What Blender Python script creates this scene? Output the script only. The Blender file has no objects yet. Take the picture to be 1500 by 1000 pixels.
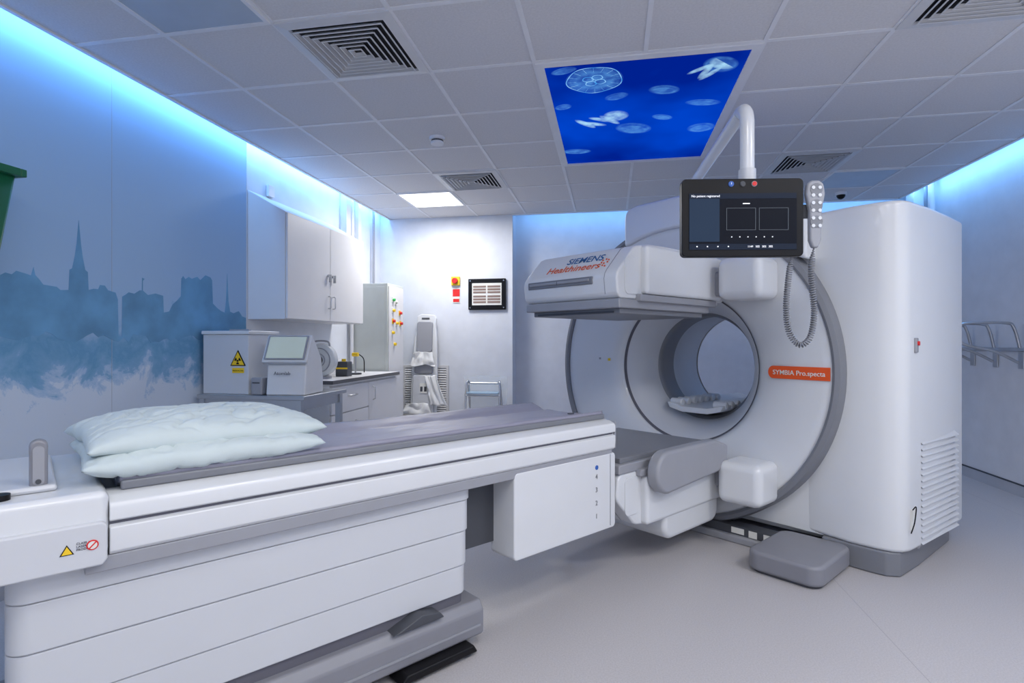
import bpy, bmesh, math, random
from mathutils import Vector, noise, Matrix
random.seed(3)
S=bpy.context.scene
try: S.view_settings.view_transform='Standard'
except: pass
C=bpy.context.collection
# ---------------- materials ----------------
def mat(n,col,rough=.5,metal=0,em=None,es=0,var=.04,scale=6,bump=0,bscale=200,alpha=1,trans=0,coat=0,spec=.5):
    m=bpy.data.materials.new(n); m.use_nodes=True
    nt=m.node_tree; b=nt.nodes['Principled BSDF']
    b.inputs['Roughness'].default_value=rough; b.inputs['Metallic'].default_value=metal
    b.inputs['Alpha'].default_value=alpha
    b.inputs['Transmission Weight'].default_value=trans
    b.inputs['Coat Weight'].default_value=coat
    b.inputs['Specular IOR Level'].default_value=spec
    tc=nt.nodes.new('ShaderNodeTexCoord')
    no=nt.nodes.new('ShaderNodeTexNoise'); no.inputs['Scale'].default_value=scale; no.inputs['Detail'].default_value=4
    nt.links.new(tc.outputs['Object'],no.inputs['Vector'])
    r=nt.nodes.new('ShaderNodeValToRGB')
    r.color_ramp.elements[0].position=.3; r.color_ramp.elements[1].position=.7
    r.color_ramp.elements[0].color=tuple(c*(1-var) for c in col)+(1,)
    r.color_ramp.elements[1].color=tuple(min(1,c*(1+var)) for c in col)+(1,)
    nt.links.new(no.outputs['Fac'],r.inputs['Fac']); nt.links.new(r.outputs['Color'],b.inputs['Base Color'])
    if em:
        b.inputs['Emission Color'].default_value=em+(1,); b.inputs['Emission Strength'].default_value=es
        m.cycles.emission_sampling='NONE'
    if bump:
        n2=nt.nodes.new('ShaderNodeTexNoise'); n2.inputs['Scale'].default_value=bscale
        nt.links.new(tc.outputs['Object'],n2.inputs['Vector'])
        bp=nt.nodes.new('ShaderNodeBump'); bp.inputs['Strength'].default_value=bump; bp.inputs['Distance'].default_value=.002
        nt.links.new(n2.outputs['Fac'],bp.inputs['Height']); nt.links.new(bp.outputs['Normal'],b.inputs['Normal'])
    return m
WALL=mat('wall_paint',(.70,.73,.80),.75,bump=.1)
CEIL=mat('ceiling_tile',(.70,.69,.71),.9,var=.05,scale=90,bump=.3)
GRID=mat('ceiling_tbar',(.80,.80,.83),.5)
WHITE=mat('machine_white',(.70,.72,.755),.32,var=.01,coat=.2)
WHITE2=mat('machine_offwhite',(.60,.62,.665),.4,var=.01)
GREY=mat('machine_grey',(.19,.20,.23),.4,var=.02)
LGREY=mat('light_grey',(.31,.32,.36),.4,var=.02)
MGREY=mat('mid_grey',(.23,.235,.27),.4,var=.02)
DGREY=mat('dark_grey',(.06,.065,.08),.5)
BLACK=mat('black_plastic',(.008,.008,.010),.35,spec=.2)
SEAM=mat('seam_shadow_gap',(.12,.12,.15),.7)
STEEL=mat('stainless_steel',(.55,.56,.58),.28,1)
SHEET=mat('grey_vinyl_sheet',(.28,.28,.36),.45,var=.05,scale=5)
PIL=mat('pillow_fabric',(.56,.64,.66),.85,var=.03,bump=.15,bscale=400)
CLOTH=mat('white_cloth',(.78,.79,.80),.85,var=.03)
CUP=mat('cupboard_laminate',(.76,.76,.78),.4,var=.01)
WTOP=mat('worktop_dark',(.10,.10,.11),.35)
GREEN=mat('green_plastic',(.01,.13,.06),.4)
ORANGE=mat('orange_label',(.80,.10,.015),.4)
RED=mat('red_plastic',(.7,.02,.02),.4)
YEL=mat('yellow_plastic',(.9,.6,.02),.5)
GRN=mat('green_button',(.03,.45,.1),.4)
BLUEM=mat('blue_mark',(.03,.12,.45),.4)
ORT=mat('logo_orange',(.72,.11,.03),.5)
TEAL=mat('logo_teal',(.015,.12,.33),.5)
PAPER=mat('paper',(.75,.75,.72),.8)
BROWN=mat('paper_print',(.25,.18,.16),.8)
VENT=mat('vent_metal',(.66,.66,.68),.4)
VDARK=mat('vent_dark',(.02,.02,.025),.8)
LIT=mat('lit_diffuser',(.9,.9,.9),.5,em=(1,.98,.95),es=2.5)
UNLIT=mat('unlit_diffuser',(.45,.52,.62),.35)
FLOORM=mat('vinyl_floor',(.47,.455,.475),.42,var=.10,scale=160)
FSEAM=mat('floor_weld_seam',(.39,.38,.41),.6)
ACR=mat('clear_acrylic',(.85,.9,.95),.05,alpha=.3)
TXT=mat('text_white',(.85,.85,.85),.5,em=(.8,.85,1),es=.6)
BASEB=mat('skirting',(.45,.48,.55),.5)
LINEM=mat('dark_line',(.05,.06,.08),.6)
# ---------------- helpers ----------------
def grp(n,loc=(0,0,0),rz=0,par=None):
    e=bpy.data.objects.new(n,None); C.objects.link(e); e.location=loc; e.rotation_euler=(0,0,rz)
    e.empty_display_size=.1
    if par: e.parent=par
    return e
def fin(n,bm,m,p,loc=(0,0,0),smooth=True,bev=0,seg=3,wn=True):
    bmesh.ops.recalc_face_normals(bm,faces=bm.faces)
    me=bpy.data.meshes.new(n); bm.to_mesh(me); bm.free()
    o=bpy.data.objects.new(n,me); C.objects.link(o); o.location=loc
    if p: o.parent=p
    me.materials.append(m)
    if smooth:
        for f in me.polygons: f.use_smooth=True
        me.set_sharp_from_angle(angle=math.radians(42))
    if bev:
        b=o.modifiers.new('bev','BEVEL'); b.width=bev; b.segments=seg; b.limit_method='ANGLE'; b.angle_limit=math.radians(35)
        if wn:
            for f in me.polygons: f.use_smooth=True
            a=me.attributes.get('sharp_edge')
            if a: me.attributes.remove(a)
            w=o.modifiers.new('wn','WEIGHTED_NORMAL'); w.keep_sharp=False
    return o
def addbox(bm,x0,x1,y0,y1,z0,z1):
    v=[bm.verts.new((x,y,z)) for x in (x0,x1) for y in (y0,y1) for z in (z0,z1)]
    for q in ((0,1,3,2),(4,6,7,5),(0,4,5,1),(2,3,7,6),(0,2,6,4),(1,5,7,3)):
        bm.faces.new([v[i] for i in q])
def box(n,x0,x1,y0,y1,z0,z1,m,p=None,b=0,seg=3):
    bm=bmesh.new(); cx,cy,cz=(x0+x1)/2,(y0+y1)/2,(z0+z1)/2
    addbox(bm,x0-cx,x1-cx,y0-cy,y1-cy,z0-cz,z1-cz)
    return fin(n,bm,m,p,(cx,cy,cz),smooth=b>0,bev=b,seg=seg)
def boxes(n,L,m,p=None,b=0):
    bm=bmesh.new()
    for q in L: addbox(bm,*q)
    return fin(n,bm,m,p,smooth=b>0,bev=b,seg=2)
def prism(n,pts,ax,a,b,m,p=None,bev=0,seg=3):
    def mk(q,t):
        if ax=='x': return (t,q[0],q[1])
        if ax=='y': return (q[0],t,q[1])
        return (q[0],q[1],t)
    bm=bmesh.new()
    A=[bm.verts.new(mk(q,a)) for q in pts]; B=[bm.verts.new(mk(q,b)) for q in pts]
    bm.faces.new(A); bm.faces.new(B[::-1]); N=len(pts)
    for i in range(N): bm.faces.new([A[i],A[(i+1)%N],B[(i+1)%N],B[i]])
    return fin(n,bm,m,p,bev=bev,seg=seg)
def rrect(x0,x1,y0,y1,r,n=6):
    P=[]
    for cx,cy,a in ((x1-r,y1-r,0),(x0+r,y1-r,90),(x0+r,y0+r,180),(x1-r,y0+r,270)):
        for i in range(n+1):
            t=math.radians(a+90*i/n); P.append((cx+r*math.cos(t),cy+r*math.sin(t)))
    return P
def revolve(n,prof,cx,cz,m,p=None,a0=0,a1=360,seg=128):
    bm=bmesh.new(); rings=[]; full=(a1-a0)>=359.9; K=seg if full else seg+1
    for i in range(K):
        t=math.radians(a0+(a1-a0)*i/seg)
        rings.append([bm.verts.new((cx+r*math.cos(t),y,cz+r*math.sin(t))) for r,y in prof])
    for i in range(K if full else K-1):
        A=rings[i];B=rings[(i+1)%K]
        for j in range(len(prof)-1): bm.faces.new([A[j],A[j+1],B[j+1],B[j]])
    return fin(n,bm,m,p)
def cyl(n,c,r,h,m,p=None,ax='z',seg=32,r2=None,bev=0):
    bm=bmesh.new(); bmesh.ops.create_cone(bm,cap_ends=True,segments=seg,radius1=r,radius2=r if r2 is None else r2,depth=h)
    if ax=='x': bmesh.ops.rotate(bm,matrix=Matrix.Rotation(math.pi/2,3,'Y'),verts=bm.verts)
    if ax=='y': bmesh.ops.rotate(bm,matrix=Matrix.Rotation(math.pi/2,3,'X'),verts=bm.verts)
    return fin(n,bm,m,p,c,bev=bev)
def cr(P,k=10):
    out=[]; Q=[Vector(P[0])]+[Vector(q) for q in P]+[Vector(P[-1])]
    for i in range(1,len(Q)-2):
        a,b,c,d=Q[i-1:i+3]
        for j in range(k):
            t=j/k; out.append(.5*((2*b)+(c-a)*t+(2*a-5*b+4*c-d)*t*t+(3*b-a-3*c+d)*t**3))
    out.append(Q[-2]); return out
def tube(n,pts,r,m,p=None,smooth=0,cyc=False,res=4):
    if smooth: pts=cr(pts,smooth)
    cu=bpy.data.curves.new(n,'CURVE'); cu.dimensions='3D'; cu.bevel_depth=r; cu.bevel_resolution=res; cu.use_fill_caps=True
    s=cu.splines.new('POLY'); s.points.add(len(pts)-1)
    for q,v in zip(s.points,pts): q.co=(v[0],v[1],v[2],1)
    s.use_cyclic_u=cyc; s.use_smooth=True
    o=bpy.data.objects.new(n,cu); C.objects.link(o); cu.materials.append(m)
    if p: o.parent=p
    return o
def text(n,body,loc,rot,size,m,p=None,shear=0,off=0):
    cu=bpy.data.curves.new(n,'FONT'); cu.body=body; cu.size=size; cu.extrude=.0006; cu.shear=shear; cu.offset=off
    o=bpy.data.objects.new(n,cu); C.objects.link(o); o.location=loc; o.rotation_euler=rot; cu.materials.append(m)
    if p: o.parent=p
    return o
R90=math.pi/2
XL,XR=-2.9,3.25
# ---------------- room shell ----------------
box('floor',-3.0,3.35,-1.7,6.95,-.1,0,FLOORM)
boxes('trim_1',[(-.9,-.897,0,6.5,0,.0004),(1.15,1.153,-1.6,6.7,0,.0004),(2.9,2.903,-1.6,6.7,0,.0004)],FSEAM)
box('wall_left',-3.0,XL,-1.7,6.95,0,3.2,WALL)
box('wall_right',XR,3.35,-1.7,6.95,0,3.2,WALL)
boxes('wall_back',[(XL,XR,6.82,6.95,0,3.2),(XL,-1.19,6.56,6.82,0,3.2)],WALL)
box('wall_front',XL,XR,-1.7,-1.6,0,3.2,WALL)
boxes('ceiling',[(-2.77,3.07,-1.6,6.555,2.80,2.83),(-3.0,3.35,-1.7,6.95,3.2,3.28)],CEIL)
bm=bmesh.new()
xs=[-2.22,-1.62,-1.02,-.42,.18,.78,1.38,1.98,2.58]
ys=[-1.2+.6*i for i in range(14)]
for x in xs:
    if x==.18:
        addbox(bm,x-.012,x+.012,-1.6,3.0,2.795,2.80); addbox(bm,x-.012,x+.012,4.8,6.55,2.795,2.80)
    else: addbox(bm,x-.012,x+.012,-1.6,6.55,2.795,2.80)
for y in ys:
    if 3.05<y<4.75:
        addbox(bm,-2.77,-.42,y-.012,y+.012,2.7952,2.80); addbox(bm,.78,3.07,y-.012,y+.012,2.7952,2.80)
    else: addbox(bm,-2.77,3.07,y-.012,y+.012,2.7952,2.80)
addbox(bm,-2.775,-2.75,-1.6,6.55,2.79,2.84); addbox(bm,3.05,3.075,-1.6,6.55,2.79,2.84); addbox(bm,-1.19,3.07,6.535,6.56,2.79,2.84)
fin('trim_2',bm,GRID,None,smooth=False)
boxes('baseboard_left',[(XL,XL+.012,-1.6,6.56,0,.12)],BASEB)
boxes('baseboard_right',[(XR-.012,XR,-1.6,6.82,0,.09)],BASEB)
boxes('trim_3',[(XR-.014,XR,-1.6,6.82,.09,.10)],LINEM)
boxes('baseboard_back',[(-1.19,XR,6.808,6.82,0,.12),(XL,-1.19,6.548,6.56,0,.12)],BASEB)
boxes('trim_4',[(XL,XL+.004,3.955,3.965,0,3.1),(-1.195,-1.185,6.552,6.558,0,2.8)],WALL)
boxes('trim_5',[(XL,XL+.0042,2.745,2.747,0,3.1)],BASEB)
# ---------------- mural ----------------
def muralmat():
    m=bpy.data.materials.new('mural_watercolour'); m.use_nodes=True; nt=m.node_tree; b=nt.nodes['Principled BSDF']; b.inputs['Roughness'].default_value=.7
    g=nt.nodes.new('ShaderNodeNewGeometry'); sp=nt.nodes.new('ShaderNodeSeparateXYZ'); nt.links.new(g.outputs['Position'],sp.inputs[0])
    n1=nt.nodes.new('ShaderNodeTexNoise'); n1.inputs['Scale'].default_value=4.5; n1.inputs['Detail'].default_value=10; n1.inputs['Roughness'].default_value=.66
    n1.inputs['Distortion'].default_value=.4
    nt.links.new(g.outputs['Position'],n1.inputs['Vector'])
    a=nt.nodes.new('ShaderNodeMath'); a.operation='MULTIPLY_ADD'; a.inputs[1].default_value=.8; nt.links.new(n1.outputs['Fac'],a.inputs[0]); nt.links.new(sp.outputs['Z'],a.inputs[2])
    s=nt.nodes.new('ShaderNodeMath'); s.operation='SUBTRACT'; s.inputs[1].default_value=.40+.6; nt.links.new(a.outputs[0],s.inputs[0])
    r=nt.nodes.new('ShaderNodeValToRGB'); e=r.color_ramp.elements
    e[0].position=0; e[0].color=(.60,.68,.80,1); e[1].position=1; e[1].color=(.35,.51,.72,1)
    for pos,c in ((.40,(.60,.68,.80,1)),(.415,(.45,.58,.75,1)),(.465,(.34,.50,.70,1)),(.48,(.22,.41,.63,1)),(.55,(.17,.37,.58,1)),(.61,(.13,.33,.54,1)),(.69,(.18,.38,.60,1)),(.80,(.34,.51,.72,1))):
        q=e.new(pos); q.color=c
    nt.links.new(s.outputs[0],r.inputs['Fac'])
    v=nt.nodes.new('ShaderNodeTexVoronoi'); v.inputs['Scale'].default_value=26; nt.links.new(g.outputs['Position'],v.inputs['Vector'])
    n2=nt.nodes.new('ShaderNodeTexNoise'); n2.inputs['Scale'].default_value=5; nt.links.new(g.outputs['Position'],n2.inputs['Vector'])
    th=nt.nodes.new('ShaderNodeMapRange'); th.inputs['From Min'].default_value=.5; th.inputs['From Max'].default_value=.75; th.inputs['To Max'].default_value=.28; nt.links.new(n2.outputs['Fac'],th.inputs['Value'])
    lt=nt.nodes.new('ShaderNodeMath'); lt.operation='LESS_THAN'; nt.links.new(v.outputs['Distance'],lt.inputs[0]); nt.links.new(th.outputs[0],lt.inputs[1])
    zz=nt.nodes.new('ShaderNodeMapRange'); zz.inputs['From Min'].default_value=.70; zz.inputs['From Max'].default_value=1.0; nt.links.new(sp.outputs['Z'],zz.inputs['Value'])
    z2=nt.nodes.new('ShaderNodeMath'); z2.operation='LESS_THAN'; z2.inputs[1].default_value=1.25; nt.links.new(sp.outputs['Z'],z2.inputs[0])
    mu=nt.nodes.new('ShaderNodeMath'); mu.operation='MULTIPLY'; nt.links.new(lt.outputs[0],mu.inputs[0]); nt.links.new(zz.outputs[0],mu.inputs[1])
    mm=nt.nodes.new('ShaderNodeMath'); mm.operation='MULTIPLY'; nt.links.new(mu.outputs[0],mm.inputs[0]); nt.links.new(z2.outputs[0],mm.inputs[1])
    mq=nt.nodes.new('ShaderNodeMath'); mq.operation='MULTIPLY'; mq.inputs[1].default_value=.5; nt.links.new(mm.outputs[0],mq.inputs[0])
    mx=nt.nodes.new('ShaderNodeMix'); mx.data_type='RGBA'; nt.links.new(mq.outputs[0],mx.inputs[0]); nt.links.new(r.outputs['Color'],mx.inputs[6]); mx.inputs[7].default_value=(.25,.44,.67,1)
    nt.links.new(mx.outputs[2],b.inputs['Base Color']); return m
MUR=muralmat()
SKY=mat('mural_skyline_blue',(.135,.325,.53),.7,var=.22,scale=4)
g=grp('skyline_mural',(XL,2.5,0))
box('print_backdrop',.0005,.003,-3.6,1.45,.12,3.1,MUR,g)
sky=[(2.0,1.2),(2.0,1.57),(2.10,1.58),(2.14,1.565),(2.17,1.585),(2.2,1.58),(2.22,1.60),(2.27,1.59),(2.29,1.585),(2.302,1.63),(2.31,1.59),(2.33,1.57),(2.35,1.545),(2.42,1.54),(2.44,1.525),(2.485,1.53),(2.49,1.64),(2.505,1.65),(2.52,1.72),(2.53,1.79),(2.542,1.92),(2.555,1.79),(2.565,1.72),(2.58,1.65),(2.595,1.64),(2.60,1.54),
 (2.63,1.55),(2.66,1.55),(2.67,1.575),(2.70,1.575),(2.72,1.55),(2.77,1.54),(2.785,1.5),(2.79,1.28),(2.812,1.28),(2.815,1.52),(2.84,1.535),(2.86,1.55),(2.90,1.545),(2.94,1.57),(2.955,1.57),(2.957,1.65),(2.975,1.645),(2.962,1.63),(2.962,1.57),(3.0,1.545),(3.06,1.56),(3.12,1.55),(3.125,1.44),(3.17,1.45),(3.2,1.5),(3.24,1.53),(3.27,1.56),(3.275,1.68),(3.29,1.70),(3.31,1.68),(3.34,1.70),(3.37,1.69),(3.42,1.71),(3.45,1.69),(3.50,1.73),(3.55,1.72),(3.567,1.70),(3.575,1.53),(3.62,1.5),(3.66,1.48),(3.70,1.47),(3.715,1.56),(3.728,1.77),(3.742,1.56),(3.76,1.48),(3.80,1.47),(3.86,1.49),(3.9,1.45),(3.945,1.44),(3.945,1.25)]
low=[]
for i in range(60):
    y=3.945-(3.945-2.0)*i/59; low.append((y,1.27+.06*noise.noise(Vector((y*7,0,3)))+.04*noise.noise(Vector((y*25,2,3)))))
sky=sky[1:-1]+low
prism('city_skyline',[(a-2.5,b) for a,b in sky],'x',.003,.0045,SKY,g)
# ---------------- ceiling fixtures ----------------
def sqring(bm,s0,z0,s1,z1):
    A=[bm.verts.new((x*s0,y*s0,z0)) for x,y in ((-1,-1),(1,-1),(1,1),(-1,1))]
    B=[bm.verts.new((x*s1,y*s1,z1)) for x,y in ((-1,-1),(1,-1),(1,1),(-1,1))]
    for i in range(4): bm.faces.new([A[i],A[(i+1)%4],B[(i+1)%4],B[i]])
def vent(x,y):
    g=grp('ceiling_air_diffuser',(x,y,2.795))
    bm=bmesh.new(); sqring(bm,.298,0,.298,-.006); sqring(bm,.298,-.006,.25,-.012); sqring(bm,.25,-.012,.243,.0)
    for i in range(7):
        s=.236-.033*i
        sqring(bm,s,-.020,s-.015,-.002)
        sqring(bm,s,-.020,s-.008,-.0205)
    o=fin('louvre_frames',bm,VENT,g,smooth=False)
    md=o.modifiers.new('s','SOLIDIFY'); md.thickness=.0015
    box('dark_back',-.26,.26,-.26,.26,-.001,.004,VDARK,g)
for x,y in ((-1.32,2.7),(-1.32,5.1),(1.68,5.1),(1.68,2.7)): vent(x,y)
def light(x,y,lit):
    g=grp('ceiling_light_panel',(x,y,2.795))
    boxes('frame',[(-.295,.295,-.295,-.275,-.008,.004),(-.295,.295,.275,.295,-.008,.004),(-.295,-.275,-.275,.275,-.008,.004),(.275,.295,-.275,.275,-.008,.004)],GRID,g)
    box('diffuser',-.275,.275,-.275,.275,-.004,.003,LIT if lit else UNLIT,g)
light(-1.92,5.7,True); light(-1.92,2.1,False); light(2.28,5.7,False)
LP=((-1.92,-.3),(2.28,-.3),(.48,-.3),(.48,.9),(2.28,1.5),(-.72,-.3))  # added lit panels out of view, put in to fill the room
for x,y in LP: light(x,y,True)
def area(n,loc,d,sx,sy,pw,col):
    l=bpy.data.lights.new(n,'AREA'); l.shape='RECTANGLE'; l.size=sx; l.size_y=sy; l.energy=pw; l.color=col
    o=bpy.data.objects.new(n,l); C.objects.link(o); o.location=loc; o.rotation_euler=Vector(d).to_track_quat('-Z','Y').to_euler(); return o
W=(1,.97,.93)
for i,((x,y),pw) in enumerate(zip(LP,(7,24,17,17,31,9))):
    area('ceiling_lamp_%d'%i,(x,y,2.775),(0,0,-1),.55,.55,pw,W)  # unseen fill lamps under the added panels
area('ceiling_lamp_rear',(-1.92,5.7,2.775),(0,0,-1),.55,.55,31,W)
BL=(.18,.48,1)
area('cove_strip_left',(-2.80,2.5,2.88),(-.55,0,-.83),8.0,.03,38,BL)
area('cove_strip_right',(3.10,2.5,2.88),(.6,0,-.8),8.0,.03,29,BL)
area('cove_strip_back',(1.0,6.60,2.88),(0,.6,-.8),4.2,.03,10,BL)
# blue jellyfish image panel
g=grp('jellyfish_ceiling_image',(.18,3.91,2.80))
def emat(n,c1,c2,s,sc):
    m=bpy.data.materials.new(n); m.use_nodes=True; nt=m.node_tree; b=nt.nodes['Principled BSDF']; b.inputs['Base Color'].default_value=(0,.003,.02,1); b.inputs['Roughness'].default_value=.9; b.inputs['Specular IOR Level'].default_value=0
    m.cycles.emission_sampling='NONE'
    g_=nt.nodes.new('ShaderNodeNewGeometry'); no=nt.nodes.new('ShaderNodeTexNoise'); no.inputs['Scale'].default_value=sc; no.inputs['Detail'].default_value=3
    nt.links.new(g_.outputs['Position'],no.inputs['Vector']); r=nt.nodes.new('ShaderNodeValToRGB'); r.color_ramp.elements[0].position=.35; r.color_ramp.elements[1].position=.68
    r.color_ramp.elements[0].color=c1+(1,); r.color_ramp.elements[1].color=c2+(1,)
    nt.links.new(no.outputs['Fac'],r.inputs['Fac']); nt.links.new(r.outputs['Color'],b.inputs['Emission Color']); b.inputs['Emission Strength'].default_value=s
    return m
def softmat(n,col,gain,edge):
    m=bpy.data.materials.new(n); m.use_nodes=True; nt=m.node_tree; nt.nodes.clear(); m.cycles.emission_sampling='NONE'
    out=nt.nodes.new('ShaderNodeOutputMaterial'); mix=nt.nodes.new('ShaderNodeMixShader'); tr=nt.nodes.new('ShaderNodeBsdfTransparent'); em=nt.nodes.new('ShaderNodeEmission'); em.inputs[0].default_value=col+(1,)
    tc=nt.nodes.new('ShaderNodeTexCoord'); ln=nt.nodes.new('ShaderNodeVectorMath'); ln.operation='LENGTH'; nt.links.new(tc.outputs['Object'],ln.inputs[0])
    r=nt.nodes.new('ShaderNodeValToRGB'); e=r.color_ramp.elements; e[0].position=0; e[0].color=(gain*.6,)*3+(1,); e[1].position=1; e[1].color=(0,0,0,1)
    q=e.new(.80); q.color=(edge,)*3+(1,); q=e.new(.6); q.color=(gain*.45,)*3+(1,)
    nt.links.new(ln.outputs['Value'],r.inputs['Fac'])
    g2=nt.nodes.new('ShaderNodeNewGeometry'); no=nt.nodes.new('ShaderNodeTexNoise'); no.inputs['Scale'].default_value=16; no.inputs['Detail'].default_value=3; nt.links.new(g2.outputs['Position'],no.inputs['Vector'])
    mr=nt.nodes.new('ShaderNodeMapRange'); mr.inputs['From Min'].default_value=.35; mr.inputs['From Max'].default_value=.65; mr.inputs['To Min'].default_value=.35; nt.links.new(no.outputs['Fac'],mr.inputs['Value'])
    mu=nt.nodes.new('ShaderNodeMath'); mu.operation='MULTIPLY'; nt.links.new(r.outputs['Color'],mu.inputs[0]); nt.links.new(mr.outputs[0],mu.inputs[1])
    nt.links.new(mu.outputs[0],mix.inputs[0]); nt.links.new(tr.outputs[0],mix.inputs[1]); nt.links.new(em.outputs[0],mix.inputs[2]); nt.links.new(mix.outputs[0],out.inputs[0]); return m
SEA=emat('sea_blue_glow',(.0,.014,.27),(.0,.055,.58),1.0,1.2)
J1=softmat('jelly_soft',(.14,.46,.95),.50,.36)
J2=emat('jelly_bright',(.06,.32,.80),(.35,.68,1),1,16)
J3=softmat('jelly_soft_bright',(.45,.78,1),1.5,.5)
boxes('frame',[(-.6,.6,-.9,-.852,-.012,0),(-.6,.6,.852,.9,-.012,0),(-.6,-.552,-.852,.852,-.012,0),(.552,.6,-.852,.852,-.012,0)],GRID,g)
box('backlit_print',-.552,.552,-.852,.852,-.004,0,SEA,g)
lay=[0]
def ell(n,x,y,a,b,rot,m,arc=360,hole=0):
    lay[0]+=1; z=-.0050-.00012*lay[0]
    bm=bmesh.new(); N=48; vo=[];vi=[]
    for i in range(N+ (0 if arc==360 else 1)):
        t=math.radians(arc*i/N); k=1+.03*math.sin(5*t)
        px,py=k*math.cos(t),k*math.sin(t)
        vo.append(bm.verts.new((px,py,0)))
        if hole: vi.append(bm.verts.new((px*hole,py*hole,0)))
    M=len(vo)
    if hole:
        for i in range(M if arc==360 else M-1): bm.faces.new([vo[i],vo[(i+1)%M],vi[(i+1)%M],vi[i]])
    else: bm.faces.new(vo)
    o=fin(n,bm,m,g,(x-.18,y-3.91,z),smooth=False); o.scale=(a,b,1); o.rotation_euler=(0,0,rot); return o
ell('jelly_bell',-.10,3.27,.175,.17,.1,J1); ell('jelly_bell_inner',-.10,3.27,.13,.125,.1,J1)
ell('jelly_bell_rim',-.10,3.27,.165,.16,.1,J2,hole=.965)
for a in range(4): ell('jelly_gonad_%d'%a,-.10+.04*math.cos(a*1.57+.5),3.27+.04*math.sin(a*1.57+.5),.034,.032,0,J2,hole=.82)
for i in range(16):
    a=i*math.pi/8
    b=boxes('jelly_ray_%d'%i,[(.105,.155,-.0007,.0007,-.0003,.0003)],J2,g); b.location=(-.10-.18,3.27-3.91,-.0064); b.rotation_euler=(0,0,a)
for x,y,a,b,r in ((.319,3.464,.10,.065,.3),(.032,3.506,.08,.05,-.4),(.158,4.05,.14,.10,.5),(.583,3.69,.12,.05,.2),(.636,4.12,.10,.09,0),(.345,3.88,.08,.045,.5),(-.277,4.46,.12,.06,.1),(-.311,3.6,.06,.045,-.4),(-.267,3.12,.08,.04,-.3)):
    ell('jelly_small',x,y,a,b,r,J1); ell('jelly_small_cap',x,y+b*.2,a*.8,b*.7,r,J1)
# drifting jelly with bell and trailing arms near the far edge
ell('drifting_bell',.60,3.20,.11,.085,.7,J1); ell('drifting_bell_cap',.61,3.19,.09,.06,.7,J3,arc=200)
for k,(x,y,r) in enumerate(((.53,3.27,1.9),(.56,3.30,2.2),(.50,3.23,2.5))): ell('drifting_arm_%d'%k,x,y,.09,.022,r,J3)
ell('squid_bell',.03,3.80,.09,.09,0,J3)
for k,(x,y,r) in enumerate(((-.06,3.85,.5),(-.13,3.91,.4),(-.01,3.86,.9),(-.18,3.90,.9))): ell('squid_tail_%d'%k,x,y,.11,.030,r,J3)
# smoke detector
g=grp('smoke_detector',(-1.3,3.98,2.80)); cyl('base',(0,0,-.012),.06,.024,GRID,g); cyl('slot',(0,0,-.03),.045,.016,DGREY,g); cyl('cap',(0,0,-.044),.05,.022,GRID,g,r2=.05,bev=.008)
g=grp('dome_camera',(2.35,6.2,2.8)); cyl('mount',(0,0,-.015),.055,.03,GRID,g)
bm=bmesh.new(); bmesh.ops.create_uvsphere(bm,u_segments=20,v_segments=12,radius=.042); fin('dome',bm,BLACK,g,(0,0,-.03))
# ---------------- wall cupboard ----------------
g=grp('wall_cupboard',(XL,3.97,0))
prism('carcass',[(0.002,1.43),(.335,1.43),(.335,2.29),(0.002,2.48)],'y',0,1.36,CUP,g,.004)
for i,(a,b) in enumerate(((.006,.677),(.683,1.354))): box('door_%d'%i,.337,.355,a,b,1.435,2.285,CUP,g,.003)
for y in (.64,.72):
    tube('handle',[(.357,y,1.55),(.378,y,1.55),(.383,y,1.56),(.383,y,1.65),(.378,y,1.66),(.357,y,1.66)],.005,STEEL,g)
    cyl('lock',(.36,y,1.85),.014,.014,STEEL,g,'x'); box('key',.365,.39,y-.004,y+.004,1.79,1.86,STEEL,g)
# ---------------- base cupboards with worktop ----------------
g=grp('base_cupboard_unit',(XL,4.22,0))
box('carcass',.014,.575,.012,1.44,.12,.878,CUP,g,.003)
box('plinth',.014,.53,.02,1.42,.0,.12,LGREY,g)
box('worktop',.005,.61,0,1.46,.88,.92,CUP,g,.003)
boxes('worktop_edging',[(.605,.613,0,1.46,.889,.92),(.005,.61,-.004,0.001,.889,.92)],WTOP,g)
for i in range(3):
    z0=.63-.24*i; box('drawer_%d'%i,.577,.594,.02,.72,z0,z0+.23,CUP,g,.003)
    tube('drawer_handle_%d'%i,[(.594,.3,z0+.14),(.62,.31,z0+.14),(.62,.44,z0+.14),(.594,.45,z0+.14)],.006,STEEL,g)
box('door',.577,.594,.73,1.43,.13,.86,CUP,g,.003)
tube('door_handle',[(.594,.82,.68),(.62,.82,.69),(.62,.82,.80),(.594,.82,.81)],.006,STEEL,g)
# ---------------- steel trolley table ----------------
g=grp('steel_table',(-2.85,3.36,0))
box('top',0,.82,0,.60,.85,.88,STEEL,g,.004)
boxes('apron',[(.02,.78,.02,.04,.78,.85),(.02,.78,.56,.58,.78,.85),(.76,.78,.04,.56,.78,.85)],STEEL,g)
for i,(x,y) in enumerate(((.03,.03),(.77,.03),(.03,.57),(.77,.57))): box('leg_%d'%i,x-.02,x+.02,y-.02,y+.02,0,.85,STEEL,g)
box('lower_shelf',.02,.78,.02,.58,.25,.27,STEEL,g)
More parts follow.
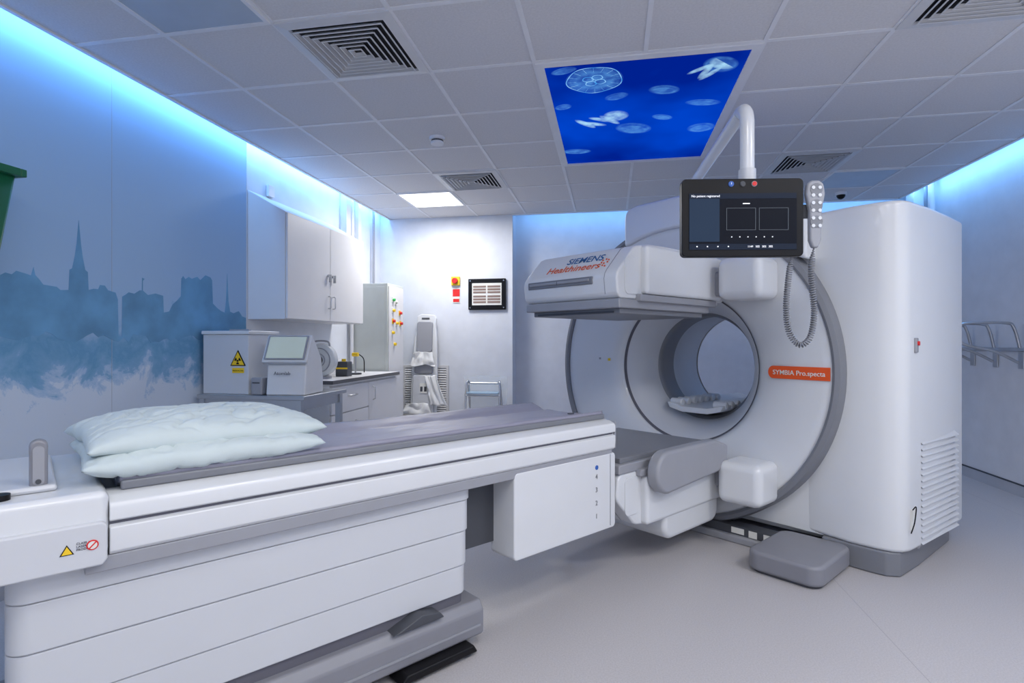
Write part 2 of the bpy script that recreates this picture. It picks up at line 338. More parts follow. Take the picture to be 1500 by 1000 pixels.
# white shielded box
g=grp('radiation_waste_box',(-2.85,3.42,.88))
box('body',0,.36,0,.34,0,.42,WHITE2,g,.006); box('lid',-.008,.368,-.008,.348,.42,.445,WHITE,g,.005)
prism('warning_triangle_border',[(.22,.20),(.34,.20),(.28,.31)],'y',-.004,0,BLACK,g)
prism('warning_triangle',[(.231,.206),(.329,.206),(.28,.297)],'y',-.006,-.004,YEL,g)
cyl('trefoil_hub',(.28,-.007,.235),.007,.003,BLACK,g,'y')
for k in range(3):
    a=math.radians(90+120*k+60); prism('trefoil_%d'%k,[(.28+.012*math.cos(a-.5),.235+.012*math.sin(a-.5)),(.28+.027*math.cos(a-.5),.235+.027*math.sin(a-.5)),(.28+.027*math.cos(a+.5),.235+.027*math.sin(a+.5)),(.28+.012*math.cos(a+.5),.235+.012*math.sin(a+.5))],'y',-.0075,-.006,BLACK,g)
box('label',.235,.325,-.003,0,.15,.185,YEL,g); text('label_text','RADIOACTIVE',(.239,-.0035,.162),(R90,0,0),.013,BLACK,g)
box('top_handle',.10,.26,.14,.17,.445,.46,LGREY,g,.004)
# dose calibrator with angled screen
g=grp('dose_calibrator_display',(-2.38,3.39,.88),math.radians(6))
prism('body',[(0.0,0),(.30,0),(.30,.10),(.27,.25),(.17,.37),(.12,.40),(.05,.40)],'x',.04,.32,WHITE,g,.012)
prism('screen_housing',[(-.02,.23),(.07,.415),(.095,.40),(.005,.215)],'x',.02,.34,WHITE,g,.006)
prism('screen_bezel',[(-.0175,.247),(.061,.408),(.057,.410),(-.0215,.2495)],'x',.037,.323,LGREY,g)
prism('screen',[(-.016,.256),(.0535,.400),(.0495,.402),(-.020,.258)],'x',.050,.310,mat('lcd_greenish',(.38,.42,.38),.25,em=(.30,.36,.32),es=.5),g)
text('label_text','Atomlab',(.10,-.0035,.14),(R90,0,0),.034,DGREY,g)
g=grp('label_printer',(-2.46,3.40,.88)); box('body',-.0,.085,0,.10,.0,.12,LGREY,g,.012); box('slot',.015,.07,-.002,.001,.08,.088,DGREY,g)
# well counter (round acrylic) on worktop
g=grp('round_acrylic_shield',(-2.55,4.50,.92))
cyl('foot',(0,0,.01),.09,.02,LGREY,g)
FP=mat('frosted_plastic',(.72,.75,.78),.2,alpha=.7)
revolve('drum',[(.0,-.04),(.13,-.04),(.145,-.03),(.15,0),(.145,.03),(.13,.04),(0,.04)],0,.165,FP,g,seg=48)
revolve('drum_ribs',[(.05,-.042),(.052,-.05),(.058,-.05),(.06,-.042)],0,.165,LGREY,g,seg=48); revolve('drum_rib_outer',[(.10,-.042),(.102,-.05),(.108,-.05),(.11,-.042)],0,.165,LGREY,g,seg=48)
cyl('hub',(0,-.045,.165),.035,.02,DGREY,g,'y'); tube('carry_loop',[(-.08,0,.28),(-.06,0,.33),(.06,0,.33),(.08,0,.28)],.008,LGREY,g,smooth=6)
g=grp('syringe_shield_box',(-2.50,4.82,.92)); box('case',-.06,.06,-.05,.05,0,.14,DGREY,g,.006); box('stripe',-.062,.062,-.052,-.049,.07,.085,YEL,g); cyl('knob',(0,0,.15),.02,.03,YEL,g)
g=grp('printer_box',(-2.76,4.95,.92)); box('case',-.1,.1,-.1,.2,0,.15,CUP,g,.01); box('slot',-.07,.07,-.102,-.099,.09,.10,DGREY,g)
g=grp('probe_stand',(-2.52,5.1,.92)); cyl('base',(0,0,.008),.06,.016,DGREY,g); tube('stem',[(0,0,0.016),(0,0,.2)],.008,STEEL,g); cyl('probe',(0,0,.2),.02,.06,YEL,g,'x'); tube('lead',[(.04,0,.2),(.08,.02,.15),(.07,.05,.02)],.005,BLACK,g,smooth=5)
# ---------------- electrical cabinet ----------------
g=grp('electrical_cabinet',(XL+.015,5.72,0))
PG=mat('cabinet_grey_green',(.54,.57,.55),.45)
box('body',0,.44,0,.46,0,1.90,PG,g,.006); box('door_panel',.44,.452,.02,.44,.1,1.87,CUP,g,.004)
box('front_seam',.03,.41,-.004,0,.1,1.86,PG,g,.003)
for k,(y,z,m) in enumerate(((.12,1.72,GRN),(.12,1.60,YEL),(.32,1.58,RED),(.12,1.48,RED),(.22,1.46,YEL),(.34,1.46,RED),(.1,1.35,YEL),(.2,1.70,PAPER),(.15,1.22,YEL))):
    box('plate_%d'%k,.452,.457,y-.025,y+.025,z-.03,z+.03,YEL if m==RED else PAPER,g); cyl('button_%d'%k,(.468,y,z),.016,.03,m,g,'x')
# ---------------- back wall items ----------------
g=grp('emergency_stop_button',(-1.90,6.556,2.0)); box('back_plate',-.055,.055,-.03,0,-.055,.055,YEL,g,.006); cyl('mushroom',(0,-.05,0),.036,.04,RED,g,'y',bev=.008)
box('sign',-.04,.05,-.004,0,-.27,-.09,PAPER,g); box('sign_red_top',-.04,.05,-.006,-.003,-.19,-.10,RED,g); box('sign_red_bot',-.035,.045,-.006,-.003,-.26,-.22,RED,g)
g=grp('framed_notice_screen',(-1.50,6.556,1.83)); box('frame',-.235,.235,-.03,0,-.19,.19,BLACK,g,.006); box('page',-.185,.185,-.034,-.029,-.135,.135,PAPER,g)
boxes('print_lines',[(-.17,-.01,-.036,-.033,.01+.035*i,.034+.035*i) for i in range(3)]+[(.01,.17,-.036,-.033,.01+.035*i,.034+.035*i) for i in range(3)]+[(-.17,-.01,-.036,-.033,-.11+.035*i,-.086+.035*i) for i in range(3)]+[(.01,.17,-.036,-.033,-.11+.035*i,-.086+.035*i) for i in range(3)],BROWN,g)
for k,(x,z) in enumerate(((-.21,.165),(.21,.165),(-.21,-.165),(.21,-.165))): cyl('screw_%d'%k,(x,-.031,z),.008,.006,STEEL,g,'y')
g=grp('wall_air_grille',(-2.29,6.556,0)); boxes('frame',[(-.3,.3,-.02,0,.92,.95),(-.3,.3,-.02,0,.25,.28),(-.3,-.27,-.02,0,.28,.92),(.27,.3,-.02,0,.28,.92)],VENT,g)
box('dark_back',-.27,.27,-.004,0,.28,.92,DGREY,g)
bm=bmesh.new()
for i in range(22):
    z=.295+.0285*i; vs=[bm.verts.new(v) for v in ((-.27,-.018,z),(.27,-.018,z),(.27,-.004,z+.022),(-.27,-.004,z+.022))]; bm.faces.new(vs)
fin('slats',bm,CUP,g,smooth=False)
# patient support board leaning on wall
g=grp('patient_support_board',(-2.26,6.33,0)); g.rotation_euler=(math.radians(-5),0,math.radians(0))
board=[(-.17,0),(.17,0),(.165,.9),(.15,1.3),(.13,1.48),(.14,1.54),(.11,1.585),(-.06,1.60),(-.11,1.57),(-.11,1.48),(-.14,1.3),(-.165,.9)]
prism('board',board,'y',0,.04,WHITE,g,.012)
for k,(z0,z1,wd_) in enumerate(((1.12,1.50,.20),(.86,1.09,.24),(.10,.84,.27))):
    prism('pad_%d'%k,rrect(-wd_/2,wd_/2,z0,z1,.03),'y',-.035,-.002,LGREY if k<2 else WHITE2,g,.012)
boxes('board_slots',[(-.05,.05,-.006,0,1.53,1.55)],DGREY,g); box('label',-.04,.06,-.042,-.034,.62,.74,PAPER,g)
boxes('label_print',[(-.03,.0,-.044,-.041,.64,.70),(.02,.05,-.044,-.041,.64,.70)],DGREY,g)
def cloth(n,cx,cz,w,h,par,seed,sl=0):
    bm=bmesh.new(); N=24; V=[[None]*(N+1) for _ in range(N+1)]
    for i in range(N+1):
        for j in range(N+1):
            u=i/N-.5; v=j/N-.5
            d=noise.noise(Vector((u*3+seed,v*1.5,seed)))
            V[i][j]=bm.verts.new((cx+u*w*(1-.35*v)+sl*v,-.055-.05*abs(d),cz+v*h+.03*noise.noise(Vector((u*3,seed,v)))))
    for i in range(N):
        for j in range(N): bm.faces.new([V[i][j],V[i+1][j],V[i+1][j+1],V[i][j+1]])
    o=fin(n,bm,CLOTH,par); o.modifiers.new('s','SOLIDIFY').thickness=.006
cloth('cloth_wrap_1',0,1.03,.28,.16,g,1.3); cloth('cloth_wrap_2',.16,.66,.18,.36,g,4.2,-.12); cloth('cloth_wrap_3',-.06,.42,.34,.14,g,7.7)
# folding step frame
g=grp('folding_step_frame',(-1.47,6.25,0))
for s in (-1,1):
    tube('front_leg',[(s*.2,-.15,0.01),(s*.2,-.05,.72),(s*.17,.0,.76)],.012,STEEL,g,smooth=5); tube('rear_leg',[(s*.2,.2,0.01),(s*.19,.02,.74)],.012,STEEL,g)
tube('top_bar',[(-.17,0,.76),(.17,0,.76)],.012,STEEL,g); tube('cross_bar_1',[(-.2,-.1,.4),(.2,-.1,.4)],.01,STEEL,g); tube('cross_bar_2',[(-.2,-.07,.62),(.2,-.07,.62)],.01,STEEL,g)
box('seat_panel',-.19,.19,-.09,.07,.64,.66,mat('pale_blue_plastic',(.35,.5,.65),.4),g,.006); box('clear_panel',-.26,.26,.08,.09,.35,.84,ACR,g)
# vertical service trunking
g=grp('service_trunking',(XL,5.5,0)); box('trunk_1',.002,.08,.0,.10,1.95,3.1,CUP,g,.004); box('trunk_2',.002,.05,.35,.42,1.95,3.1,CUP,g,.004); tube('pipe',[(.05,.18,1.0),(.05,.18,3.1)],.02,CUP,g); tube('pipe_2',[(.05,.75,1.92),(.05,.75,3.1)],.015,LGREY,g)
g=grp('service_pipes',(XR,6.2,0)); box('trunk',-.10,-.002,.25,.40,.1,3.1,CUP,g,.004); tube('pipe_1',[(-.06,.0,.1),(-.06,0,3.1)],.03,CUP,g); tube('pipe_2',[(-.05,.12,.1),(-.05,.12,3.1)],.018,LGREY,g)
g=grp('wall_socket_box',(XL,4.25,2.55)); box('box',.003,.03,-.04,.04,-.06,.04,CUP,g,.004)
# green wall bin
g=grp('green_wall_bin',(XL,1.75,1.44))
bm=bmesh.new()
bot=[bm.verts.new(v) for v in ((.03,.0,0),(.20,.0,0),(.20,.22,0),(.03,.22,0))]; top=[bm.verts.new(v) for v in ((.0,-.05,.56),(.27,-.05,.56),(.27,.27,.56),(0,.27,.56))]
bm.faces.new(bot[::-1])
for i in range(4): bm.faces.new([bot[i],bot[(i+1)%4],top[(i+1)%4],top[i]])
o=fin('tapered_body',bm,GREEN,g,bev=.015); md=o.modifiers.new('s','SOLIDIFY'); md.thickness=.006
boxes('rim',[(0.003,.30,-.07,-.045,.55,.585),(0.003,.30,.265,.29,.55,.585),(.265,.30,-.045,.265,.55,.585),(.003,.02,-.045,.265,.55,.585)],GREEN,g,.004)
# right wall apron hooks
g=grp('lead_apron_rack',(XR,5.35,1.2))
box('wall_bar',-.03,-.002,-.45,.5,-.03,.0,STEEL,g,.006)
for k,y in enumerate((-.3,0.0,.3)):
    P=[(-.02,y,.0),(-.06,y,.16),(-.12,y,.20),(-.38,y,.20),(-.47,y,.17),(-.48,y,.12),(-.42,y,.03),(-.2,y,-.03),(-.03,y,-.12)]
    tube('hook_%d'%k,P,.012,STEEL,g,smooth=6)
    box('hook_plate_%d'%k,-.012,-.002,y-.03,y+.03,-.17,-.03,STEEL,g,.003)
# ================= SPECT gantry =================
GZ=1.07; ROT=math.radians(-38.1); GL=(.4745,3.959,0)
G=grp('spect_scanner_gantry',GL,ROT)
revolve('front_disc',[(.985,.05),(.985,-.055),(.972,-.062),(.93,-.06),(.80,-.045),(.66,-.02),(.60,-.0),(.56,.02),(.535,.045),(.52,.075)],0,GZ,WHITE,G)
revolve('bore_funnel',[(.52,.075),(.515,.08),(.50,.09),(.455,.15),(.42,.22),(.395,.30),(.39,.32)],0,GZ,WHITE2,G)
revolve('disc_seam',[(.524,.06),(.518,.069),(.512,.078)],0,GZ,SEAM,G)
revolve('bore_grey_ring',[(.39,.32),(.375,.33),(.365,.36),(.365,.50)],0,GZ,GREY,G)
revolve('bore_tunnel',[(.365,.50),(.38,.52),(.38,.88)],0,GZ,WHITE2,G)
revolve('grey_rim',[(1.035,.06),(1.035,-.05),(1.025,-.072),(1.0,-.08),(.985,-.072),(.983,-.05)],0,GZ,GREY,G)
def topz(x):
    return 2.0 if x>-.2 else 2.0-.1*((-.2-x)/.4)**2
def inside(x,z): return -.59<x<1.0 and .10<z<topz(x)
bm=bmesh.new(); N=160; loops=[]
for i in range(N):
    a=2*math.pi*i/N; c,s=math.cos(a),math.sin(a); lo,hi=.3,2.0
    for _ in range(30):
        mid=(lo+hi)/2
        if inside(mid*c,GZ+mid*s): lo=mid
        else: hi=mid
    r=lo
    ro=[(.38,.9),(r-.04,.9),(r,.86),(r,.08),(r-.04,.045),(.6,.05)]
    loops.append([bm.verts.new((q*c,y,GZ+q*s)) for q,y in ro])
for i in range(N):
    A=loops[i];B=loops[(i+1)%N]
    for j in range(5): bm.faces.new([A[j],A[j+1],B[j+1],B[j]])
fin('gantry_body',bm,WHITE,G)
hp=[(-.41,2.16),(-.40,2.20),(-.37,2.225),(-.30,2.24),(0,2.245),(.45,2.22),(.70,2.12),(.86,2.0),(.86,1.75)]
low=[(1.02*math.cos(math.radians(a)),GZ+1.02*math.sin(math.radians(a))) for a in range(45,112,6)]
low=[q for q in low if q[0]<.7]
prism('top_cover',[(-.41,1.95)]+hp[:7]+[(.86,2.0),(.86,1.72)]+[(x,z-.06) for x,z in low],'y',-.095,.86,WHITE,G,.02)
# side cabinet
plan=[(.80,.05),(1.05,.0),(1.18,.0),(1.25,.015),(1.29,.05),(1.31,.10),(1.345,.35),(1.37,.65),(1.385,.95),(1.37,1.02),(1.33,1.05),(.8,1.05)]
prism('side_cabinet',plan,'z',.13,2.0,WHITE,G,.035,4)
prism('cabinet_plinth',[(.90,.01),(1.15,-.0),(1.22,.005),(1.275,.05),(1.30,.3),(1.33,.9),(1.31,.98),(.9,.98)],'z',0,.132,GREY,G,.012)
bm=bmesh.new()
for i in range(17):
    z=.17+.034*i
    def xo(y): return 1.31+ (y-.10)*.07/.6+.008
    vs=[(xo(.22)-.02,.22,z),(xo(.78)-.02,.78,z),(xo(.78)+.004,.78,z-.022),(xo(.22)+.004,.22,z-.022)]
    bm.faces.new([bm.verts.new(v) for v in vs])
    vs=[(xo(.22)+.004,.22,z-.022),(xo(.78)+.004,.78,z-.022),(xo(.78)-.02,.78,z-.024),(xo(.22)-.02,.22,z-.024)]
    bm.faces.new([bm.verts.new(v) for v in vs])
fin('louvre_slats',bm,WHITE2,G,smooth=False)
prism('louvre_recess',[(.20,.13),(.80,.13),(.80,.74),(.20,.74)],'x',1.30,1.322,LGREY,G)
box('side_button_plate',1.31,1.328,.13,.17,1.19,1.27,LGREY,G,.006); cyl('side_button',(1.33,.15,1.24),.012,.012,RED,G,'x')
box('rating_label',1.295,1.318,.09,.14,.25,.36,PAPER,G); tube('cable_loop',[(1.315,.07,.24),(1.33,.07,.30),(1.335,.08,.38),(1.318,.09,.36)],.003,BLACK,G,smooth=4)
# base
box('gantry_base_plate',-.55,.95,-.13,.85,0,.045,LGREY,G,.01)
box('gantry_base_front',.05,.92,-.10,.0,.045,.10,DGREY,G,.005)
boxes('base_labels',[(.42,.50,-.104,-.10,.055,.09),(.53,.58,-.104,-.10,.05,.09),(.62,.66,-.104,-.1,.05,.09)],PAPER,G)
prism('grey_step',rrect(.68,1.06,-.47,.02,.07),'z',0.012,.118,MGREY,G,.02,4)
prism('grey_step_foot',rrect(.70,1.04,-.45,.0,.06),'z',0,.015,DGREY,G)
# orange label on disc
pts=[(.645+.03*math.cos(math.radians(a)),GZ-.015+.03*math.sin(math.radians(a))) for a in range(90,271,15)]+[(.975,GZ-.045),(.975,GZ+.015)]
lab=prism('orange_name_label',[((x-.81)*1.0,(z-GZ)*1.25) for x,z in pts],'y',-.003,.003,ORANGE,G); lab.location=(.81,-.05,GZ+.015); lab.rotation_euler=(0,0,-.12)
text('name_text','SYMBIA Pro.specta',(-.165,-.0045,-.032),(R90,0,0),.039,PAPER,lab,off=.0003)
boxes('small_mark_caution',[(-.625,-.605,-.014,-.008,1.10,1.12)],YEL,G); boxes('small_mark_c',[(-.70,-.685,-.030,-.024,1.11,1.125)],LGREY,G)
# ---- detector heads ----
def head(up):
    h=grp('upper_detector' if up else 'lower_detector',(0,0,0 if up else 2.035),0,G)
    if not up: h.scale=(1,1,-1)
    prism('housing',[(-1.11,1.475),(-1.135,1.50),(-1.145,1.58),(-1.137,1.61),(-1.12,1.632),(-1.0,1.752),(-.97,1.765),(-.85,1.783),(-.7,1.788),(-.10,1.788),(-.10,1.475)],'x',-.375,.33,WHITE,h,.012,4)
    prism('end_cap_seam',[(-1.137,1.50),(-1.147,1.58),(-1.139,1.611),(-1.122,1.634),(-1.002,1.754),(-.97,1.767),(-.85,1.785),(-.84,1.775),(-.84,1.50)],'x',.246,.249,LGREY,h)
    prism('side_end_plate',rrect(-1.08,-.96,1.50,1.70,.03),'x',.33,.336,WHITE,h,.002)
    box('front_handle_recess',-.33,.17,-1.150,-1.12,1.558,1.600,GREY,h,.006)
    box('front_handle',-.31,.15,-1.158,-1.135,1.574,1.590,LGREY,h,.005)
    box('collimator_tray',-.368,.335,-1.13,-.22,1.425,1.475,LGREY,h,.008)
    box('collimator_plate',-.34,.31,-1.09,-.26,1.397,1.427,GREY,h,.006)
    box('collimator_slot',-.30,.27,-1.095,-.4,1.402,1.412,DGREY,h)
    box('arm_cover',.30,.372,-.935,-.12,1.505,1.77,WHITE,h,.022,4)
    box('arm_rail',.31,.362,-.98,-.18,1.465,1.502,LGREY,h,.006)
    box('mount_block',-.25,.33,-.14,-.02,1.5,1.78,WHITE2,h,.02)
    box('pivot_block',.42,.69,-.30,-.03,1.50,1.75,WHITE,h,.05,4)
    box('pivot_link',.30,.5,-.22,-.06,1.53,1.68,LGREY,h,.02)
    return h
hu=head(True); hl=head(False)
# sloped face runs from (-1.12,1.632) to (-1.0,1.752): 45 degrees
a=math.radians(45); nx,nz=-.7071*.002,.7071*.002
def sl(d): return (-1.12+.7071*d+nx,1.632+.7071*d+nz)
y_,z_=sl(.088); text('logo_line_1','SIEMENS',(-.10,y_,z_),(a,0,0),.072,TEAL,G,off=.0004)
y_,z_=sl(.018); text('logo_line_2','Healthineers',(-.22,y_,z_),(a,0,0),.078,ORT,G,off=.0002)
for k in range(9):
    y_,z_=sl(.03+.026*(k//3)+.008*(k%2)); o=cyl('logo_dot_%d'%k,(.175+.020*(k%3),y_,z_),.005,.004,ORT,G); o.rotation_euler=(a,0,0)
text('head_number','1',(-.09,-1.1585,1.570),(R90,0,0),.028,DGREY,G)
# grey capsule on lower head
cap=[(-.84+.115*math.cos(math.radians(a)),.55+.115*math.sin(math.radians(a))) for a in range(90,271,12)]+[(-.30,.47),(-.20,.52),(-.20,.62),(-.34,.665)]
prism('lower_arm_grey',cap,'x',.375,.45,LGREY,G,.02,4)
prism('lower_casing',rrect(-.75,-.15,.13,.42,.08),'x',-.1,.36,WHITE,G,.03,4)
# rear bed support seen in bore
tray=[(-.22,.80),(-.2,.76),(-.1,.735),(.1,.735),(.2,.76),(.22,.80),(.2,.80),(.1,.775),(-.1,.775),(-.2,.80)]
prism('rear_pallet_support',tray,'y',.18,1.3,WHITE,G,.006)
for k in range(7):
    for s in (-1,1): cyl('support_roller_%d'%k,(s*.17,.24+.09*k,.80),.028,.10,WHITE,G,'x',bev=.012)
box('rear_support_column',-.12,.12,1.1,1.28,.0,.735,WHITE2,G,.02)
# ================= display on arm =================
M=grp('scanner_touch_display',(.56,2.541,1.79),math.radians(8.5))
prism('bezel',rrect(-.262,.262,-.17,.17,.02),'y',-.02,.02,BLACK,M,.004)
prism('rear_shell',rrect(-.25,.25,-.16,.16,.03),'y',.02,.045,LGREY,M,.01)
SCR=mat('screen_dark_ui',(.003,.004,.006),.4,em=(.003,.004,.010),es=1,var=.1,spec=.1)
SCL=mat('screen_left_ui',(.006,.008,.012),.4,em=(.018,.036,.075),es=1,var=.1,spec=.1)
SCB=mat('screen_bar_ui',(.006,.008,.012),.4,em=(.010,.016,.035),es=1,var=.1,spec=.1)
UIL=mat('ui_lines',(.05,.05,.05),.4,em=(.12,.15,.19),es=1)
box('screen',-.232,.232,-.022,-.0195,-.14,.105,SCR,M); box('screen_left',-.230,-.10,-.0232,-.0215,-.105,.09,SCL,M); box('screen_bar',-.230,.230,-.0234,-.0215,-.14,-.115,SCB,M); box('screen_bar_top',-.230,.230,-.0234,-.0215,.082,.105,SCB,M)
fr=[]
for x0,x1 in ((-.07,.055),(.07,.195)):
    fr+=[(x0,x1,-.0245,-.0225,.040,.0408),(x0,x1,-.0245,-.0225,-.055,-.0542),(x0,x0+.0008,-.0245,-.0225,-.055,.040),(x1-.0008,x1,-.0245,-.0225,-.055,.040)]
boxes('ui_boxes',fr,UIL,M)
boxes('ui_icons',[(-.05+.035*i,-.046+.035*i,-.0245,-.0225,-.087,-.083) for i in range(6)]+[(.0,.03,-.0245,-.0225,.058,.062)]+[(-.20+.045*i,-.195+.045*i,-.0245,-.0225,-.129,-.124) for i in range(4)],TXT,M)
text('ui_title','No patient registered',(-.222,-.0238,.089),(R90,0,0),.014,TXT,M)
text('ui_values','1149   502   302   302',(.02,-.0238,-.131),(R90,0,0),.012,TXT,M)
for k,(x,m) in enumerate(((-.05,BLUEM),(.0,DGREY),(.05,RED))):
    cyl('button_ring_%d'%k,(x,-.0215,.146),.012,.004,(BLUEM,DGREY,LGREY)[k],M,'y'); cyl('button_%d'%k,(x,-.024,.146),.0095,.004,m,M,'y')
box('power_icon',-.0508,-.0492,-.0275,-.0255,.143,.151,TXT,M)
box('mount_bracket',-.03,.06,.045,.10,-.05,.16,WHITE2,M,.01)
A=grp('support_arm',(0,0,0),math.radians(-8.5),M)
def w(x,y,z):
    return (x-.56,y-2.541,z-1.79)
tube('arm_tube',[w(.60,2.60,1.93),w(.60,2.60,2.18),w(.60,2.605,2.25),w(.598,2.63,2.292),w(.595,2.68,2.31),w(.59,2.8,2.312),w(.55,3.75,2.312),w(.548,3.87,2.305),w(.545,3.93,2.27),w(.545,3.96,2.24),w(.545,3.98,2.20)],.031,WHITE,A,smooth=5,res=6)
cyl('arm_collar',w(.60,2.60,1.97),.037,.10,WHITE2,A); cyl('arm_base',w(.545,3.98,2.25),.06,.03,WHITE2,A)
# hand control
prism('hand_control_body',[(.285,-.10),(.298,-.135),(.322,-.135),(.335,-.10),(.338,.03),(.352,.10),(.345,.145),(.325,.158),(.295,.158),(.275,.145),(.270,.10),(.284,.03)],'y',-.03,.0,LGREY,M,.01,3)
for k in range(6):
    for s in (-1,1): cyl('hand_button',(.311+s*.014,-.032,.125-.033*k),.0075,.006,WHITE,M,'y',seg=16)
for k in range(3): cyl('hand_ring',(.311,-.0305,.118-.07*k),.026,.004,GREY,M,'y',seg=24)
path=cr([(.22,-.0,-.165),(.20,-.01,-.28),(.192,-.01,-.40),(.205,-.01,-.50),(.25,-.01,-.555),(.295,-.01,-.52),(.312,-.01,-.42),(.305,-.01,-.32),(.300,-.01,-.22),(.31,-.01,-.135)],12)
L=[0]
for a_,b_ in zip(path,path[1:]): L.append(L[-1]+(b_-a_).length)
coil=[]; T=L[-1]; n=900; j=0
for i in range(n):
    s=T*i/(n-1)
    while j<len(L)-2 and L[j+1]<s: j+=1
    t=(s-L[j])/max(1e-6,L[j+1]-L[j]); c=path[j].lerp(path[j+1],t); d=(path[j+1]-path[j]).normalized(); nn=Vector((0,1,0)); bb=d.cross(nn)
    ph=s/T*2*math.pi*85; k=.0105*min(1,min(s,T-s)/.05); coil.append(c+k*(math.cos(ph)*nn+math.sin(ph)*bb))
tube('coiled_cable',coil,.0032,GREY,M,res=2)
box('hand_control_holder',.255,.30,-.0,.015,-.0,.06,DGREY,M,.003)
# ================= patient table =================
T=grp('patient_table',GL,ROT)
tiers=[(.225,.339,.272),(.341,.478,.277),(.480,.604,.282),(.606,.70,.287)]
for i,(a,b,x) in enumerate(tiers):
    prism('column_panel_%d'%i,rrect(-x,x,-3.45,-2.05+.004*i,.05),'z',a,b,WHITE2,T,.005)
prism('column_core',rrect(-.26,.26,-3.43,-2.06,.04),'z',.18,.69,SEAM,T)
prism('floor_base',[(-.30,.045),(.30,.045),(.31,.06),(.31,.15),(.285,.185),(-.285,.185),(-.31,.15),(-.31,.06)],'y',-3.7,-2.0,MGREY,T,.008)
prism('base_pedal',[(-2.42,.185),(-2.20,.185),(-2.22,.21),(-2.30,.225)],'x',.25,.318,DGREY,T,.005)
box('base_side_strip',.308,.314,-3.6,-2.02,.088,.096,LGREY,T)
for s in (-1,1):
    for y in (-2.28,-3.6):
        prism('stabiliser_foot',[(y-.13,.012),(y+.22,.012),(y+.20,.045),(y-.10,.045)],'x',s*.30-.05,s*.30+.05,BLACK,T,.008); cyl('foot_disc',(s*.30,y+.18,.006),.035,.012,DGREY,T)
prof=[(.22,.70),(.325,.70),(.335,.71),(.338,.745),(.338,.772),(.322,.776),(.322,.786),(.338,.790),(.338,.822),(.330,.834),(.30,.845),(.285,.846),(.27,.85),(.22,.85)]
prism('side_rail',prof,'y',-3.25,-1.165,WHITE,T,.003); prism('side_rail_far',[(-x,z) for x,z in prof],'y',-3.25,-1.165,WHITE,T,.003)
boxes('rail_shadow_groove',[(.3215,.3225,-3.25,-1.17,.777,.785)],SEAM,T)
box('deck',-.23,.23,-3.6,-1.17,.69,.83,WHITE2,T,.004)
box('under_rail_panel',.24,.328,-3.3,-1.18,.66,.70,LGREY,T,.004)
boxes('rail_end_caps',[(.22,.335,-1.166,-1.155,.705,.842),(-.335,-.22,-1.166,-1.155,.705,.842),(-.22,.22,-1.172,-1.16,.72,.83)],LGREY,T,.004)
# pallet
bm=bmesh.new(); NX,NY=32,160; V=[]
for j in range(NY+1):
    y=-3.22+ (3.22-1.18)*j/NY; row=[]
    for i in range(NX+1):
        u=-1+2*i/NX; x=u*.262
        z=.860+.030*abs(u)**3 - .010*math.exp(-((abs(u)-.62)/.1)**2)
        z+=.0035*noise.noise(Vector((x*6,y*3,1)))+.0022*noise.noise(Vector((x*16+y*8,y*3,4)))
        rg=1-abs(noise.noise(Vector((x*4-y*2,y*1.6+x*4,9))))*6
        if rg>0: z+=.0018*rg
        row.append(bm.verts.new((x,y,z)))
    V.append(row)
for j in range(NY):
    for i in range(NX): bm.faces.new([V[j][i],V[j][i+1],V[j+1][i+1],V[j+1][i]])
o=fin('pallet_mattress',bm,SHEET,T); md=o.modifiers.new('s','SOLIDIFY'); md.thickness=.018; md.offset=-1
for f in o.data.polygons: f.use_smooth=True
boxes('pallet_edge',[(.255,.275,-3.22,-1.175,.85,.876),(-.275,-.255,-3.22,-1.175,.85,.882)],GREY,T,.006)
cyl('pallet_end_hole',(.10,-1.24,.866),.018,.004,DGREY,T)
# head end
box('head_end_block',-.335,.335,-4.1,-3.25,.70,.868,WHITE,T,.02)
box('head_end_block_top',-.25,.25,-4.05,-3.35,.868,.885,WHITE2,T,.01)
hp=rrect(-3.405,-3.368,.868,1.0,.018); prism('grip_handle',hp,'x',.20,.235,MGREY,T,.008); hp=rrect(-3.398,-3.375,.885,.985,.011); prism('grip_handle_inset',hp,'x',.235,.238,LGREY,T)
cyl('grip_button',(.239,-3.387,.895),.006,.004,DGREY,T,'x')
cyl('knob',(.27,-3.46,.872),.022,.02,BLACK,T)
prism('laser_side_box',[(-4.1,.685),(-3.265,.685),(-3.255,.70),(-3.255,.785),(-3.265,.795),(-4.1,.795)],'x',.30,.352,WHITE2,T,.006)
prism('sticker_triangle_border',[(-3.350,.728),(-3.322,.728),(-3.336,.753)],'x',.352,.3535,BLACK,T); prism('sticker_triangle',[(-3.3465,.730),(-3.3255,.730),(-3.336,.749)],'x',.3535,.3545,YEL,T)
cyl('sticker_prohibition',(.353,-3.286,.742),.0125,.002,RED,T,'x'); cyl('sticker_prohibition_in',(.3545,-3.286,.742),.0095,.002,PAPER,T,'x')
b=box('sticker_bar',.3545,.356,-3.298,-3.274,.7405,.7435,RED,T); b.rotation_euler=(.8,0,0)
text('sticker_text','CLASS 1\nLASER\nPRODUCT',(.3525,-3.318,.749),(R90,0,R90),.0075,DGREY,T)
# support box at the gantry end
prism('carriage_box',rrect(-1.85,-1.155,.305,.685,.02),'x',.17,.33,WHITE,T,.008)
box('carriage_frame',-.2,.19,-2.04,-1.25,.36,.69,DGREY,T); box('carriage_seam',.20,.333,-1.2,-1.198,.32,.68,LGREY,T)
for k,s in enumerate('4321'): text('scale_%s'%s,s,(.3315,-1.315,.572-.065*k),(R90,0,R90),.034,GREY,T)
cyl('scale_icon',(.331,-1.305,.628),.011,.003,BLUEM,T,'x')
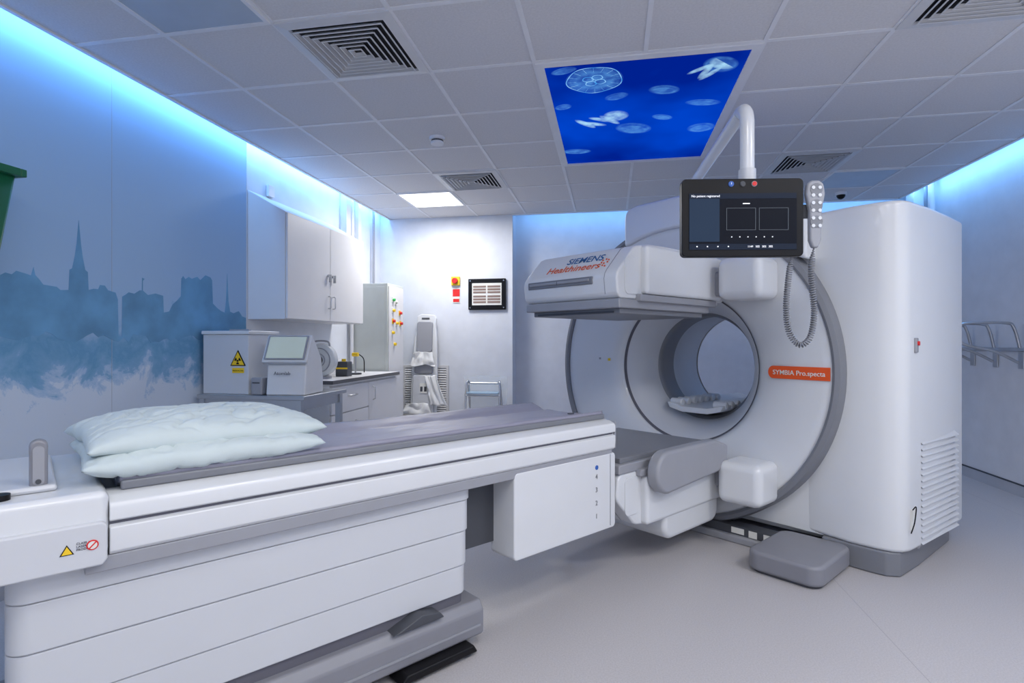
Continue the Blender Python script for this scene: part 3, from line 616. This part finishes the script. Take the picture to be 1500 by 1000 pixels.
# ---------------- pillows ----------------
def pillow(n,loc,rz,lx,ly,h,seed,sag=0):
    bm=bmesh.new(); NX,NY=80,100
    for sgn in (1,-1):
        V=[]
        for i in range(NX+1):
            row=[]
            for j in range(NY+1):
                u=-1+2*i/NX; v=-1+2*j/NY
                e=max(0,(1-abs(u)**3.4)*(1-abs(v)**3.4))
                x=u*lx/2*(1-.05*(1-abs(v))*abs(u)**3); y=v*ly/2*(1-.05*(1-abs(u))*abs(v)**3)
                k=e**.42
                p=Vector((u*2.0+seed,v*2.3,sgn))
                wv=noise.noise(p)*.16
                q=noise.noise(Vector((u*3.2+v*1.8+seed,v*3.0-u*1.2,sgn*2+seed)))
                wv-=.20*max(0,1-abs(q)*9)
                q=noise.noise(Vector((u*6+seed*2,v*5+u*2,sgn*3)))
                wv-=.10*max(0,1-abs(q)*7)
                z=sgn*h/2*k*(1+wv)
                z+=.010*noise.noise(Vector((x*14,y*14,seed)))*(1-k)
                z-=sag*(u*u*.6+v*v*.4)
                row.append(bm.verts.new((x,y,z)))
            V.append(row)
        for i in range(NX):
            for j in range(NY): bm.faces.new([V[i][j],V[i+1][j],V[i+1][j+1],V[i][j+1]])
    bmesh.ops.remove_doubles(bm,verts=bm.verts,dist=.0015)
    o=fin(n,bm,PIL,None,smooth=True)
    a=o.data.attributes.get('sharp_edge')
    if a: o.data.attributes.remove(a)
    for f in o.data.polygons: f.use_smooth=True
    o.location=loc; o.rotation_euler=(0,0,rz); return o
def m2w(x,y,z): return (GL[0]+.787*x+.617*y,GL[1]-.617*x+.787*y,z)
pillow('pillow',m2w(.02,-2.985,.915),ROT,.56,.64,.105,1.0)
pillow('pillow',m2w(-.02,-2.975,.975),ROT+.05,.54,.66,.115,5.0,sag=.022)
# ---------------- world & camera ----------------
wd=bpy.data.worlds.new('w'); S.world=wd; wd.use_nodes=True; wd.node_tree.nodes['Background'].inputs[0].default_value=(.5,.6,.8,1); wd.node_tree.nodes['Background'].inputs[1].default_value=.3
cd=bpy.data.cameras.new('cam'); cam=bpy.data.objects.new('cam',cd); C.objects.link(cam); S.camera=cam
cd.sensor_width=36; cd.lens=800/1500*36; cd.clip_start=.02
cam.location=(0,0,1.25); cam.rotation_euler=(R90,0,math.radians(10.3))
